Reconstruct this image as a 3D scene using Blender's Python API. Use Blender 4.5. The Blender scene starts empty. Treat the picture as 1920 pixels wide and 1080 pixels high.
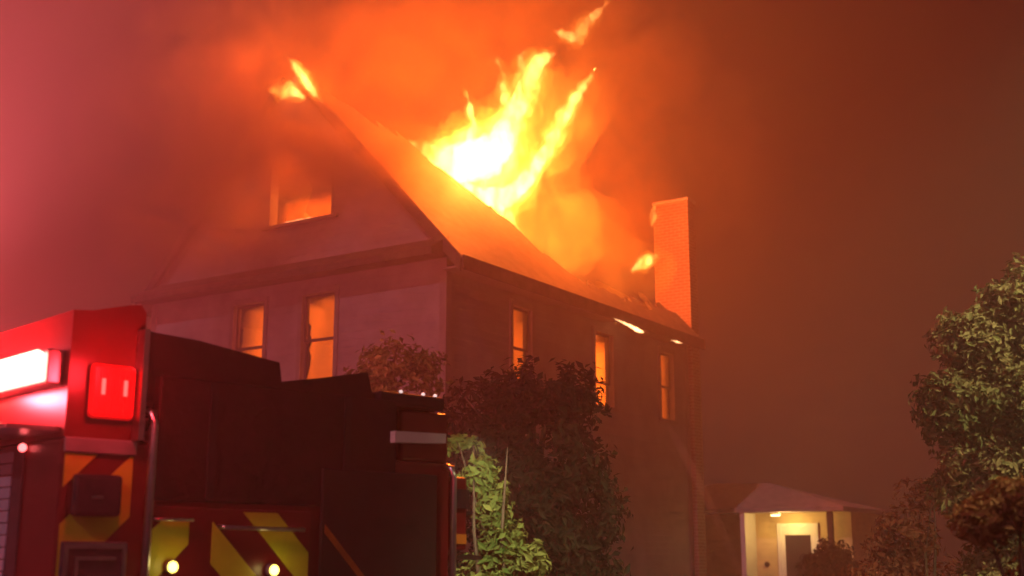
import bpy, bmesh, math, random
import numpy as np
from mathutils import Vector, Matrix, noise

scene = bpy.context.scene
COL = scene.collection
R = math.radians
rng = random.Random(7)

# ------------------------------------------------------------------ camera
cam_data = bpy.data.cameras.new("camera")
cam = bpy.data.objects.new("camera", cam_data)
COL.objects.link(cam)
cam.location = (0, 0, 1.7)
cam.rotation_euler = (R(90) + math.atan(510 / 2300), 0, 0)
cam_data.sensor_width = 36
cam_data.lens = 2300 / 1920 * 36
cam_data.clip_end = 600
scene.camera = cam
cam_data.dof.use_dof = True
cam_data.dof.focus_distance = 11.5
cam_data.dof.aperture_fstop = 1.4

# ------------------------------------------------------------------ world: night sky
world = bpy.data.worlds.new("World")
scene.world = world
world.use_nodes = True
wn = world.node_tree
wn.nodes.clear()
w_out = wn.nodes.new("ShaderNodeOutputWorld")
w_bg = wn.nodes.new("ShaderNodeBackground")
w_sky = wn.nodes.new("ShaderNodeTexSky")
w_sky.sky_type = 'NISHITA'
w_sky.sun_disc = False
w_sky.sun_elevation = R(-4)
w_sky.sun_rotation = R(160)
w_bg.inputs["Strength"].default_value = 0.05
wn.links.new(w_sky.outputs[0], w_bg.inputs[0])
wn.links.new(w_bg.outputs[0], w_out.inputs[0])

# added pink sun lamp behind the camera, standing in for unseen emergency lights
emergency_fill_data = bpy.data.lights.new("emergency_fill", 'SUN')
emergency_fill_data.energy = 0.75
emergency_fill_data.angle = R(0.5)
emergency_fill_data.color = (1.0, 0.46, 0.56)
emergency_fill = bpy.data.objects.new("emergency_fill", emergency_fill_data)
COL.objects.link(emergency_fill)
emergency_fill.rotation_euler = (R(52), 0, R(-28))

# ------------------------------------------------------------------ exposure and render
scene.view_settings.view_transform = 'Standard'
scene.view_settings.look = 'None'
scene.view_settings.exposure = 0
scene.view_settings.gamma = 1
scene.render.engine = 'CYCLES'
cy = scene.cycles
cy.use_denoising = True
cy.denoiser = 'OPENIMAGEDENOISE'
cy.use_adaptive_sampling = True
cy.adaptive_threshold = 0.04
cy.adaptive_min_samples = 24
cy.max_bounces = 4
cy.diffuse_bounces = 2
cy.volume_bounces = 1
cy.transparent_max_bounces = 24
cy.sample_clamp_indirect = 4
cy.volume_step_rate = 2.0
cy.volume_max_steps = 256


# ------------------------------------------------------------------ helpers
def tag(o, label=None, cat=None, group=None, kind=None):
    if label: o["label"] = label
    if cat: o["category"] = cat
    if group: o["group"] = group
    if kind: o["kind"] = kind
    return o


def empty(name, loc=(0, 0, 0), rz=0.0):
    e = bpy.data.objects.new(name, None)
    COL.objects.link(e)
    e.location = loc
    e.rotation_euler = (0, 0, rz)
    e.empty_display_size = 0.2
    return e


def lamp(name, parent, loc, power, color, radius=0.1):
    ld = bpy.data.lights.new(name, 'POINT')
    ld.energy = power
    ld.color = color
    ld.shadow_soft_size = radius
    o = bpy.data.objects.new(name, ld)
    COL.objects.link(o)
    o.parent = parent
    o.location = loc
    return o


class MB:
    """collects faces for ONE mesh"""
    def __init__(self):
        self.v, self.f = [], []

    def add(self, vs, fs):
        b = len(self.v)
        self.v += [tuple(p) for p in vs]
        self.f += [tuple(i + b for i in f) for f in fs]
        return self

    def box(self, x0, x1, y0, y1, z0, z1):
        vs = [(x, y, z) for z in (z0, z1) for y in (y0, y1) for x in (x0, x1)]
        return self.add(vs, [(0, 2, 3, 1), (4, 5, 7, 6), (0, 1, 5, 4), (2, 6, 7, 3), (0, 4, 6, 2), (1, 3, 7, 5)])

    def prism(self, poly, axis, a, b):
        """poly of 2-D points pushed along axis (0,1,2) from a to b"""
        def p3(p, t):
            q = list(p); q.insert(axis, t); return tuple(q)
        n = len(poly)
        vs = [p3(p, a) for p in poly] + [p3(p, b) for p in poly]
        fs = [tuple(range(n - 1, -1, -1)), tuple(range(n, 2 * n))]
        fs += [(i, (i + 1) % n, n + (i + 1) % n, n + i) for i in range(n)]
        return self.add(vs, fs)

    def tube(self, pts, rads, seg=8, cap=True):
        pts = [Vector(p) for p in pts]
        if not isinstance(rads, (list, tuple)): rads = [rads] * len(pts)
        rings = []
        ref = Vector((0.31, 0.17, 0.93))
        for i, p in enumerate(pts):
            d = (pts[min(i + 1, len(pts) - 1)] - pts[max(i - 1, 0)]).normalized()
            s = d.cross(ref)
            if s.length < 1e-3: s = d.cross(Vector((1, 0, 0)))
            s.normalize(); t = d.cross(s)
            rings.append([p + (s * math.cos(2 * math.pi * k / seg) + t * math.sin(2 * math.pi * k / seg)) * rads[i] for k in range(seg)])
        vs = [q for r in rings for q in r]
        fs = []
        for i in range(len(pts) - 1):
            for k in range(seg):
                fs.append((i * seg + k, i * seg + (k + 1) % seg, (i + 1) * seg + (k + 1) % seg, (i + 1) * seg + k))
        if cap:
            fs.append(tuple(range(seg - 1, -1, -1)))
            fs.append(tuple(range((len(pts) - 1) * seg, len(pts) * seg)))
        return self.add(vs, fs)

    def ball(self, c, r, seg=10, rings=6, sq=(1, 1, 1)):
        vs = [(c[0], c[1], c[2] - r * sq[2])]
        for i in range(1, rings):
            a = math.pi * i / rings - math.pi / 2
            for k in range(seg):
                b = 2 * math.pi * k / seg
                vs.append((c[0] + r * sq[0] * math.cos(a) * math.cos(b), c[1] + r * sq[1] * math.cos(a) * math.sin(b), c[2] + r * sq[2] * math.sin(a)))
        vs.append((c[0], c[1], c[2] + r * sq[2]))
        fs = [(0, 1 + (k + 1) % seg, 1 + k) for k in range(seg)]
        for i in range(rings - 2):
            for k in range(seg):
                a = 1 + i * seg + k; b = 1 + i * seg + (k + 1) % seg
                fs.append((a, b, b + seg, a + seg))
        l = len(vs) - 1; o = 1 + (rings - 2) * seg
        fs += [(o + k, o + (k + 1) % seg, l) for k in range(seg)]
        return self.add(vs, fs)

    def build(self, name, mat, parent=None, bevel=0.0, smooth=False):
        me = bpy.data.meshes.new(name)
        me.from_pydata(self.v, [], self.f)
        if bevel or smooth:
            bm = bmesh.new(); bm.from_mesh(me)
            if bevel:
                bmesh.ops.remove_doubles(bm, verts=bm.verts, dist=1e-5)
                bmesh.ops.bevel(bm, geom=[e for e in bm.edges if e.is_manifold and e.calc_face_angle(0) > 0.5],
                                offset=bevel, segments=2, affect='EDGES', profile=0.5, clamp_overlap=True)
            bm.to_mesh(me); bm.free()
            if smooth:
                for p in me.polygons: p.use_smooth = True
        me.update()
        me.materials.append(mat)
        o = bpy.data.objects.new(name, me)
        COL.objects.link(o)
        o.parent = parent
        return o


def mat_base(name):
    m = bpy.data.materials.new(name)
    m.use_nodes = True
    nt = m.node_tree
    return m, nt, nt.nodes["Principled BSDF"]


def surf(name, col, rough=0.6, metal=0.0, var=0.25, scale=3.0, bump=0.0, bscale=20.0, spec=0.4, stretch=None):
    """painted / stone / wood surface: two tones mixed by noise plus fine relief"""
    m, nt, b = mat_base(name)
    N = nt.nodes.new; L = nt.links.new
    tc = N("ShaderNodeTexCoord")
    src = tc.outputs["Object"]
    if stretch:
        mp = N("ShaderNodeMapping"); mp.inputs["Scale"].default_value = stretch
        L(src, mp.inputs[0]); src = mp.outputs[0]
    n1 = N("ShaderNodeTexNoise"); n1.inputs["Scale"].default_value = scale; n1.inputs["Detail"].default_value = 6
    n1.inputs["Roughness"].default_value = 0.65
    L(src, n1.inputs[0])
    cr = N("ShaderNodeValToRGB")
    cr.color_ramp.elements[0].position = 0.3; cr.color_ramp.elements[1].position = 0.7
    cr.color_ramp.elements[0].color = tuple(c * (1 - var) for c in col) + (1,)
    cr.color_ramp.elements[1].color = tuple(min(1, c * (1 + var)) for c in col) + (1,)
    L(n1.outputs["Fac"], cr.inputs[0]); L(cr.outputs[0], b.inputs["Base Color"])
    b.inputs["Roughness"].default_value = rough
    b.inputs["Metallic"].default_value = metal
    b.inputs["Specular IOR Level"].default_value = spec
    if bump:
        n2 = N("ShaderNodeTexNoise"); n2.inputs["Scale"].default_value = bscale; n2.inputs["Detail"].default_value = 4
        L(src, n2.inputs[0])
        bp = N("ShaderNodeBump"); bp.inputs["Strength"].default_value = bump; bp.inputs["Distance"].default_value = 0.02
        L(n2.outputs["Fac"], bp.inputs["Height"]); L(bp.outputs[0], b.inputs["Normal"])
    return m


def glow(name, col, strength):
    m, nt, b = mat_base(name)
    b.inputs["Base Color"].default_value = (*[min(1, c) for c in col], 1)
    b.inputs["Emission Color"].default_value = (*col, 1)
    b.inputs["Emission Strength"].default_value = strength
    b.inputs["Roughness"].default_value = 0.3
    return m


def fire_mat(name, col, strength):
    m = bpy.data.materials.new(name)
    m.use_nodes = True
    nt = m.node_tree; nt.nodes.clear()
    o = nt.nodes.new("ShaderNodeOutputMaterial"); e = nt.nodes.new("ShaderNodeEmission")
    e.inputs[0].default_value = (*col, 1); e.inputs[1].default_value = strength
    nt.links.new(e.outputs[0], o.inputs["Volume"])
    return m


def leaf_mat(name, c1, c2, c3=None, trans=0.25):
    m, nt, b = mat_base(name)
    N = nt.nodes.new; L = nt.links.new
    at = N("ShaderNodeAttribute"); at.attribute_name = "tone"
    cr = N("ShaderNodeValToRGB")
    cr.color_ramp.elements[0].color = (*c1, 1); cr.color_ramp.elements[1].color = (*c2, 1)
    if c3:
        e = cr.color_ramp.elements.new(0.9); e.color = (*c3, 1)
    L(at.outputs["Fac"], cr.inputs[0]); L(cr.outputs[0], b.inputs["Base Color"])
    b.inputs["Roughness"].default_value = 0.75
    b.inputs["Specular IOR Level"].default_value = 0.15
    tr = N("ShaderNodeBsdfTranslucent"); L(cr.outputs[0], tr.inputs[0])
    mx = N("ShaderNodeMixShader"); mx.inputs[0].default_value = trans
    L(b.outputs[0], mx.inputs[1]); L(tr.outputs[0], mx.inputs[2])
    L(mx.outputs[0], nt.nodes["Material Output"].inputs[0])
    return m


def siding(name, col, pitch=0.13, var=0.3, scale=1.2):
    m = surf(name, col, 0.7, var=var, scale=scale)
    nt = m.node_tree; b = nt.nodes["Principled BSDF"]
    N = nt.nodes.new; L = nt.links.new
    tc = N("ShaderNodeTexCoord"); sx = N("ShaderNodeSeparateXYZ"); L(tc.outputs["Object"], sx.inputs[0])
    dv = N("ShaderNodeMath"); dv.operation = 'DIVIDE'; dv.inputs[1].default_value = pitch; L(sx.outputs[2], dv.inputs[0])
    fr = N("ShaderNodeMath"); fr.operation = 'FRACT'; L(dv.outputs[0], fr.inputs[0])
    bp = N("ShaderNodeBump"); bp.inputs["Strength"].default_value = 0.9; bp.inputs["Distance"].default_value = 0.02
    bp.invert = True
    L(fr.outputs[0], bp.inputs["Height"]); L(bp.outputs[0], b.inputs["Normal"])
    return m


def bricks(name, c1, c2):
    m, nt, b = mat_base(name)
    N = nt.nodes.new; L = nt.links.new
    tc = N("ShaderNodeTexCoord"); sx = N("ShaderNodeSeparateXYZ"); L(tc.outputs["Object"], sx.inputs[0])
    ad = N("ShaderNodeMath"); L(sx.outputs[0], ad.inputs[0]); L(sx.outputs[1], ad.inputs[1])
    cx = N("ShaderNodeCombineXYZ"); L(ad.outputs[0], cx.inputs[0]); L(sx.outputs[2], cx.inputs[1])
    br = N("ShaderNodeTexBrick"); L(cx.outputs[0], br.inputs[0])
    br.inputs["Color1"].default_value = (*c1, 1); br.inputs["Color2"].default_value = (*c2, 1)
    br.inputs["Mortar"].default_value = (0.3, 0.28, 0.25, 1)
    br.inputs["Scale"].default_value = 1; br.inputs["Brick Width"].default_value = 0.21; br.inputs["Row Height"].default_value = 0.075
    br.inputs["Mortar Size"].default_value = 0.008
    L(br.outputs["Color"], b.inputs["Base Color"])
    bp = N("ShaderNodeBump"); bp.invert = True; bp.inputs["Strength"].default_value = 0.8; bp.inputs["Distance"].default_value = 0.01
    L(br.outputs["Fac"], bp.inputs["Height"]); L(bp.outputs[0], b.inputs["Normal"])
    b.inputs["Roughness"].default_value = 0.85
    return m


def glass(name, tint=(0.9, 0.9, 0.9), reflect=0.12):
    m = bpy.data.materials.new(name); m.use_nodes = True
    nt = m.node_tree; nt.nodes.clear()
    N = nt.nodes.new; L = nt.links.new
    o = N("ShaderNodeOutputMaterial"); t = N("ShaderNodeBsdfTransparent"); g = N("ShaderNodeBsdfGlossy"); x = N("ShaderNodeMixShader")
    t.inputs[0].default_value = (*tint, 1); g.inputs["Roughness"].default_value = 0.08; x.inputs[0].default_value = reflect
    L(t.outputs[0], x.inputs[1]); L(g.outputs[0], x.inputs[2]); L(x.outputs[0], o.inputs[0])
    return m


M = dict(
    grass=surf("grass_ground", (0.05, 0.075, 0.03), 0.95, var=0.5, scale=9, bump=0.6, bscale=60),
    asphalt=surf("asphalt", (0.05, 0.05, 0.052), 0.75, var=0.3, scale=5, bump=0.4, bscale=120),
    concrete=surf("concrete", (0.32, 0.31, 0.29), 0.85, var=0.2, scale=3, bump=0.3, bscale=50),
    siding=siding("painted_siding", (0.20, 0.20, 0.215)),
    cream=siding("cream_siding", (0.6, 0.47, 0.24)),
    plaster=surf("scorched_plaster", (0.35, 0.3, 0.25), 0.9, var=0.5, scale=2),
    trim=surf("painted_trim", (0.17, 0.16, 0.155), 0.6, var=0.25, scale=4),
    charred_trim=surf("charred_trim", (0.06, 0.045, 0.04), 0.85, var=0.6, scale=5, bump=0.5),
    white=surf("white_paint", (0.75, 0.73, 0.68), 0.5, var=0.08, scale=4),
    shingle=siding("charred_shingles", (0.075, 0.06, 0.055), 0.15, 0.6, 4.0),
    shed_roof=surf("grey_shingles", (0.3, 0.26, 0.27), 0.85, var=0.25, scale=6, bump=0.6, bscale=25),
    char=surf("charred_wood", (0.025, 0.02, 0.018), 0.8, var=0.6, scale=8, bump=0.8, bscale=30),
    brick=bricks("chimney_brick", (0.22, 0.09, 0.06), (0.16, 0.07, 0.05)),
    red=surf("fire_engine_red", (0.15, 0.008, 0.009), 0.28, var=0.2, scale=2, spec=0.5),
    dark_red=surf("dark_red_vinyl", (0.016, 0.005, 0.007), 0.6, var=0.4, scale=4, bump=0.3, bscale=14),
    black=surf("black_rubber", (0.012, 0.012, 0.014), 0.6, var=0.3, scale=8),
    hose=surf("hose_canvas", (0.012, 0.010, 0.010), 0.9, var=0.4, scale=12, bump=0.4, bscale=80),
    chrome=surf("brushed_steel", (0.55, 0.55, 0.57), 0.3, metal=1.0, var=0.15, scale=10),
    alu=surf("aluminium_slat", (0.5, 0.55, 0.7), 0.45, metal=0.2, var=0.12, scale=8, stretch=(8, 1, 1)),
    alu_dark=surf("aluminium_frame", (0.09, 0.09, 0.11), 0.5, metal=0.5, var=0.2, scale=8),
    lime=surf("lime_reflective", (0.6, 0.62, 0.03), 0.35, var=0.12, scale=6),
    amber_tape=surf("amber_tape", (0.35, 0.12, 0.02), 0.4, var=0.3, scale=9),
    grey=surf("grey_paint", (0.25, 0.25, 0.26), 0.45, var=0.2, scale=6),
    lens_dark=surf("dark_lens", (0.03, 0.025, 0.035), 0.12, var=0.2, scale=6, spec=0.8),
    bark=surf("bark", (0.09, 0.06, 0.04), 0.9, var=0.5, scale=6, bump=1.0, bscale=22, stretch=(3, 3, 0.6)),
    pale_bark=surf("pale_bark", (0.3, 0.25, 0.18), 0.9, var=0.4, scale=6, bump=1.0, bscale=22, stretch=(3, 3, 0.6)),
    pane=glass("window_glass"),
    dark_pane=glass("dark_glass", (0.25, 0.25, 0.27), 0.2),
)

# ------------------------------------------------------------------ setting: ground, road, pavement
tag(MB().box(-140, 140, -140, 140, -0.3, 0.0).build("ground", M["grass"]), kind="structure")
street = empty("road", (0, 0, 0), R(57))        # local x = away from the street, local y = along it
tag(street, kind="structure")
MB().box(-6.0, 8.0, -90, 90, 0.004, 0.012).build("asphalt_surface", M["asphalt"], street)
MB().box(8.0, 8.16, -90, 90, 0.004, 0.13).build("kerb", M["concrete"], street)
walk = empty("pavement", (0, 0, 0), R(57)); tag(walk, kind="structure")
for i in range(-14, 15):
    MB().box(9.3, 10.6, i * 1.5 + 0.006, i * 1.5 + 1.494, 0.004, 0.05 + 0.004 * (i % 3)).build("paving_slab", M["concrete"], walk, bevel=0.006)

# ------------------------------------------------------------------ the burning house
# local x runs along the long eave wall, local y along the gable wall, from the near corner
HL, HW, EAVE, PITCH = 9.4, 7.2, 6.92, 1.07
APEX = EAVE + PITCH * HW / 2
house = empty("burning_house", (-1.1, 20.0, 0), R(57))
tag(house, "large two storey house on fire with burnt open gable roof", "house")


def wall_mesh(length, zs, openings, place, th=0.18, top=None):
    """wall with real openings; place(s, depth, z) maps wall coordinates to the house; top(s) caps a gable"""
    mb = MB()
    ss = sorted({0.0, length, *[o[0] for o in openings], *[o[1] for o in openings]} | ({length / 2} if top else set()))
    zz = sorted({*zs, *[o[2] for o in openings], *[o[3] for o in openings]})
    solid = lambda a, b, c, d: not any(o[0] - 1e-6 <= a and b <= o[1] + 1e-6 and o[2] - 1e-6 <= c and d <= o[3] + 1e-6 for o in openings)
    q = lambda pts: mb.add([place(*p) for p in pts], [tuple(range(len(pts)))])
    for i in range(len(ss) - 1):
        a, b = ss[i], ss[i + 1]
        for j in range(len(zz) - 1):
            c, d = zz[j], zz[j + 1]
            if not solid(a, b, c, d): continue
            da, db = d, d
            if top:
                if c >= max(top(a), top(b)): continue
                ta, tb = top(a), top(b)
                if j == len(zz) - 2: da, db = ta, tb
                else: da, db = min(d, ta), min(d, tb)
                da, db = max(da, c), max(db, c)
            q([(a, 0, c), (b, 0, c), (b, 0, db), (a, 0, da)])
            q([(b, th, c), (a, th, c), (a, th, da), (b, th, db)])
    for o in openings:
        a, b, c, d = o
        q([(a, 0, c), (a, th, c), (b, th, c), (b, 0, c)]); q([(a, 0, d), (b, 0, d), (b, th, d), (a, th, d)])
        q([(a, 0, c), (a, 0, d), (a, th, d), (a, th, c)]); q([(b, 0, c), (b, th, c), (b, th, d), (b, 0, d)])
    return mb


pl_long = lambda s, dep, z: (s, dep, z)
pl_gable = lambda s, dep, z: (dep, s, z)
pl_back = lambda s, dep, z: (s, HW - dep, z)
pl_far = lambda s, dep, z: (HL - dep, s, z)

long_open = [(2.02, 2.66, 4.70, 6.20), (5.05, 5.80, 4.70, 6.20), (7.98, 8.62, 4.70, 6.20)]
gable_open = [(2.42, 3.20, 4.72, 6.38), (4.14, 4.92, 4.72, 6.38), (1.3, 2.2, 1.4, 3.0), (4.7, 5.6, 1.4, 3.0)]
attic_open = (2.58, 4.10, 7.80, 8.95)
wall_mesh(HL, (0, EAVE), long_open, pl_long).build("wall", M["siding"], house)
wall_mesh(HW, (0, EAVE), gable_open, pl_gable).build("wall", M["siding"], house)
gable_top = lambda s: EAVE + PITCH * min(s, HW - s) - 0.02
# gable triangle with the attic window: strips from left to right
g = MB()
for (a, b) in ((0.02, 1.3), (1.3, 2.58), (2.58, 3.6), (3.6, 4.10), (4.10, 5.6), (5.6, HW - 0.02)):
    segs = [(EAVE, None)]
    if a >= 2.57 and b <= 4.11: segs = [(EAVE, attic_open[2]), (attic_open[3], None)]
    for lo, hi in segs:
        ta, tb = (gable_top(a), gable_top(b)) if hi is None else (hi, hi)
        for dep in (0.0, 0.18):
            g.add([pl_gable(a, dep, lo), pl_gable(b, dep, lo), pl_gable(b, dep, tb), pl_gable(a, dep, ta)], [(0, 1, 2, 3)])
a, b, c, d = attic_open
for P in ([(a, 0, c), (b, 0, c), (b, .18, c), (a, .18, c)], [(a, 0, d), (b, 0, d), (b, .18, d), (a, .18, d)],
          [(a, 0, c), (a, 0, d), (a, .18, d), (a, .18, c)], [(b, 0, c), (b, 0, d), (b, .18, d), (b, .18, c)]):
    g.add([pl_gable(*p) for p in P], [(0, 1, 2, 3)])
g.build("gable_wall", M["siding"], house)
wall_mesh(HL, (0, EAVE), [], pl_back).build("wall", M["siding"], house)
wall_mesh(HW, (0, EAVE), [], pl_far).build("wall", M["siding"], house)
MB().prism([(0, EAVE), (HW, EAVE), (5.2, 8.0), (3.9, 7.6), (2.2, 8.3), (1.0, 7.6)], 0, HL - 0.18, HL).build("gable_wall", M["char"], house)
# upper floor and attic floor
MB().box(0.18, HL - 0.18, 0.18, HW - 0.18, 3.75, 3.95).build("upper_floor", M["plaster"], house)
MB().box(0.18, HL - 0.18, 0.18, HW - 0.18, 6.55, 6.75).build("attic_floor", M["char"], house)
MB().box(-0.06, HL + 0.06, -0.06, HW + 0.06, 0, 0.55).build("foundation", M["concrete"], house)
for x, y in ((-.02, -.02), (HL - .12, -.02), (-.02, HW - .12)):
    MB().box(x, x + 0.14, y, y + 0.14, 0.55, EAVE - 0.3).build("corner_board", M["trim"], house)


def window(op, pl, hot=True, casing=0.09, rail=0.5, shards=None):
    s0, s1, z0, z1 = op
    f = MB()
    def bx(a, b, d0, d1, c, d):
        p, q = pl(a, d0, c), pl(b, d1, d)
        f.box(min(p[0], q[0]), max(p[0], q[0]), min(p[1], q[1]), max(p[1], q[1]), c, d)
    bx(s0 - casing, s0 + 0.004, -0.03, 0.03, z0 - 0.02, z1 + casing)
    bx(s1 - 0.004, s1 + casing, -0.03, 0.03, z0 - 0.02, z1 + casing)
    bx(s0 + 0.004, s1 - 0.004, -0.035, 0.03, z1 - 0.004, z1 + casing + 0.02)
    w = f.build("window", M["trim"], house)
    f = MB(); bx(s0 - casing - 0.03, s1 + casing + 0.03, -0.07, 0.1, z0 - 0.05, z0 + 0.005); f.build("sill", M["trim"], w)
    zm = z0 + (z1 - z0) * rail
    for (c, d, dep) in ((z0 + 0.006, zm + 0.03, 0.10), (zm - 0.03, z1 - 0.006, 0.06)):
        f = MB()
        bx(s0 + 0.006, s0 + 0.04, dep, dep + 0.03, c, d); bx(s1 - 0.04, s1 - 0.006, dep, dep + 0.03, c, d)
        bx(s0 + 0.04, s1 - 0.04, dep, dep + 0.03, c, c + 0.045); bx(s0 + 0.04, s1 - 0.04, dep, dep + 0.03, d - 0.045, d)
        f.build("sash", M["charred_trim"], w)
        f = MB(); bx(s0 + 0.04, s1 - 0.04, dep + 0.012, dep + 0.016, c + 0.045, d - 0.045)
        f.build("pane", M["pane"] if hot else M["dark_pane"], w)
    for sh in shards or ():
        f = MB()
        pts = [pl(s, 0.13, z) for s, z in sh] + [pl(s, 0.15, z) for s, z in sh]
        n = len(sh)
        f.add(pts, [tuple(range(n)), tuple(range(2 * n - 1, n - 1, -1))] + [(i, (i + 1) % n, n + (i + 1) % n, n + i) for i in range(n)])
        f.build("charred_curtain", M["char"], w)
    return w


def ragged(s, z0, z1, w, sign, n=7, seed=1):
    r = random.Random(seed)
    pts = [(s, z0), (s, z1)]
    for i in range(n):
        z = z1 - (z1 - z0) * (i + 0.5) / n
        pts.append((s + sign * w * r.uniform(0.15, 1.0), z))
    return pts


window(long_open[0], pl_long, shards=[ragged(2.05, 4.75, 5.6, 0.16, 1, seed=2), ragged(2.62, 4.75, 5.2, 0.2, -1, seed=8)])
window(long_open[1], pl_long, rail=0.33, shards=[ragged(5.08, 4.9, 5.25, 0.10, 1, seed=3), ragged(5.08, 6.05, 6.18, 0.12, 1, n=4, seed=5)])
window(long_open[2], pl_long)
window(gable_open[0], pl_gable, shards=[ragged(2.45, 5.3, 6.0, 0.13, 1, seed=6), ragged(3.17, 4.9, 5.9, 0.13, -1, seed=7)])
window(gable_open[1], pl_gable, shards=[ragged(4.17, 5.0, 6.3, 0.15, 1, seed=9), ragged(4.89, 5.2, 6.0, 0.10, -1, seed=10)])
window(gable_open[2], pl_gable, hot=False)
window(gable_open[3], pl_gable, hot=False)
w = MB()
for (a, b, c, d) in ((2.54, 2.58, 7.80, 8.99), (4.10, 4.14, 7.80, 8.99), (2.58, 4.10, 8.95, 8.99)):
    w.box(-0.03, 0.03, a, b, c, d)
aw = w.build("attic_window", M["trim"], house)
MB().box(-0.07, 0.1, 2.42, 4.26, 7.74, 7.80).build("sill", M["trim"], aw)

# roof: what is left of the two slopes, with burnt ragged edges
def slope(edge, side, seed):
    """edge: list of (x, up) of the burnt edge from near to far; side +1 = near slope, -1 = far slope"""
    r = random.Random(seed)
    pts = []
    for (x0, u0), (x1, u1) in zip(edge[:-1], edge[1:]):
        n = max(2, int(abs(x1 - x0) / 0.19))
        for i in range(n):
            t = i / n
            j = 0.0 if (i == 0 and not pts) else r.uniform(-0.17, 0.17)
            pts.append((x0 + (x1 - x0) * t, u0 + (u1 - u0) * t + j))
    pts.append(edge[-1])
    mb = MB()
    def p(x, u, dz):
        y = u if side > 0 else HW - u
        return (x, y, EAVE + 0.03 + PITCH * u + dz)
    n = len(pts)
    vs = []
    for x, u in pts:
        vs += [p(x, -0.42, 0.10), p(x, max(u, -0.38), 0.10), p(x, max(u, -0.38), 0.0), p(x, -0.42, 0.0)]
    fs = []
    for i in range(n - 1):
        a, b = 4 * i, 4 * (i + 1)
        for k in range(4): fs.append((a + k, b + k, b + (k + 1) % 4, a + (k + 1) % 4))
    fs += [(0, 1, 2, 3), (4 * n - 1, 4 * n - 2, 4 * n - 3, 4 * n - 4)]
    return mb.add(vs, fs), pts

near_edge = [(-0.15, 3.45), (0.6, 3.05), (1.4, 2.85), (2.35, 2.68), (2.5, 2.2), (3.05, 1.95), (3.3, 1.5), (3.85, 1.2), (4.0, 0.72),
             (4.45, 0.28), (5.2, 0.12), (6.2, -0.02), (7.4, 0.12), (8.4, 0.2), (9.0, 0.3), (9.42, 0.27)]
far_edge = [(-0.15, 3.4), (0.9, 3.2), (1.7, 2.3), (2.6, 1.7), (4.5, 1.2), (6.5, 0.8), (9.8, 0.5)]
mb, npts = slope(near_edge, 1, 3)
roof = mb.build("roof", M["shingle"], house)
mb, fpts = slope(far_edge, -1, 5)
roof_far = mb.build("roof", M["shingle"], house)
r = random.Random(4)
def edge_at(edge, x):
    for (x0, u0), (x1, u1) in zip(edge[:-1], edge[1:]):
        if x0 <= x <= x1: return u0 + (u1 - u0) * (x - x0) / (x1 - x0)
    return edge[-1][1]
for i in range(16):
    x = 0.25 + i * 0.6
    u1 = min(3.55, max(edge_at(near_edge, x) + r.choice([-0.1, 0.1, 0.2, 0.45, 0.75]) * r.uniform(0.6, 1), 0.3))
    mb = MB()
    z = lambda u, o: EAVE + 0.02 + PITCH * u + o
    mb.prism([(0.19, z(0.19, -0.17)), (u1, z(u1, -0.15)), (u1 + 0.04, z(u1, -0.06)), (u1 - 0.03, z(u1 - 0.03, 0.0) - 0.004), (0.19, z(0.19, 0.0) - 0.004)], 0, x, x + 0.05)
    mb.build("rafter", M["char"], roof)
# fascia, soffit, rake board and the pent cornice across the gable
MB().box(-0.15, 9.42, -0.46, -0.425, 6.38, 6.62).build("fascia", M["charred_trim"], house)
MB().box(-0.15, 5.4, -0.42, -0.005, 6.42, 6.45).build("soffit", M["trim"], house)
MB().box(6.95, 8.3, -0.42, -0.005, 6.42, 6.45).build("soffit", M["charred_trim"], house)
cor = MB()
cor.prism([(-0.02, 6.66), (-0.5, 6.62), (-0.52, 6.74), (-0.02, 7.02)], 1, -0.06, HW + 0.06)
cor.build("cornice", M["charred_trim"], house)
rk = MB()
for sgn in (1, -1):
    y0, y1 = (-0.42, HW / 2 - 0.25) if sgn > 0 else (HW + 0.42, HW / 2 + 0.35)
    za, zb = EAVE - 0.42 * PITCH, EAVE + PITCH * (abs(y1 - (0 if sgn > 0 else HW)))
    rk.prism([(y0, za - 0.14), (y1, zb - 0.14), (y1, zb + 0.1), (y0, za + 0.1)], 0, -0.19, -0.155)
rk.build("rake_board", M["charred_trim"], house)
# chimney
ch = MB()
ch.box(9.44, 9.86, -0.12, 0.78, 0, 10.0)
chim = ch.build("chimney", M["brick"], house)
MB().box(9.42, 9.88, -0.14, 0.80, 10.001, 10.08).build("chimney_cap", M["concrete"], chim, bevel=0.01)

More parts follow.
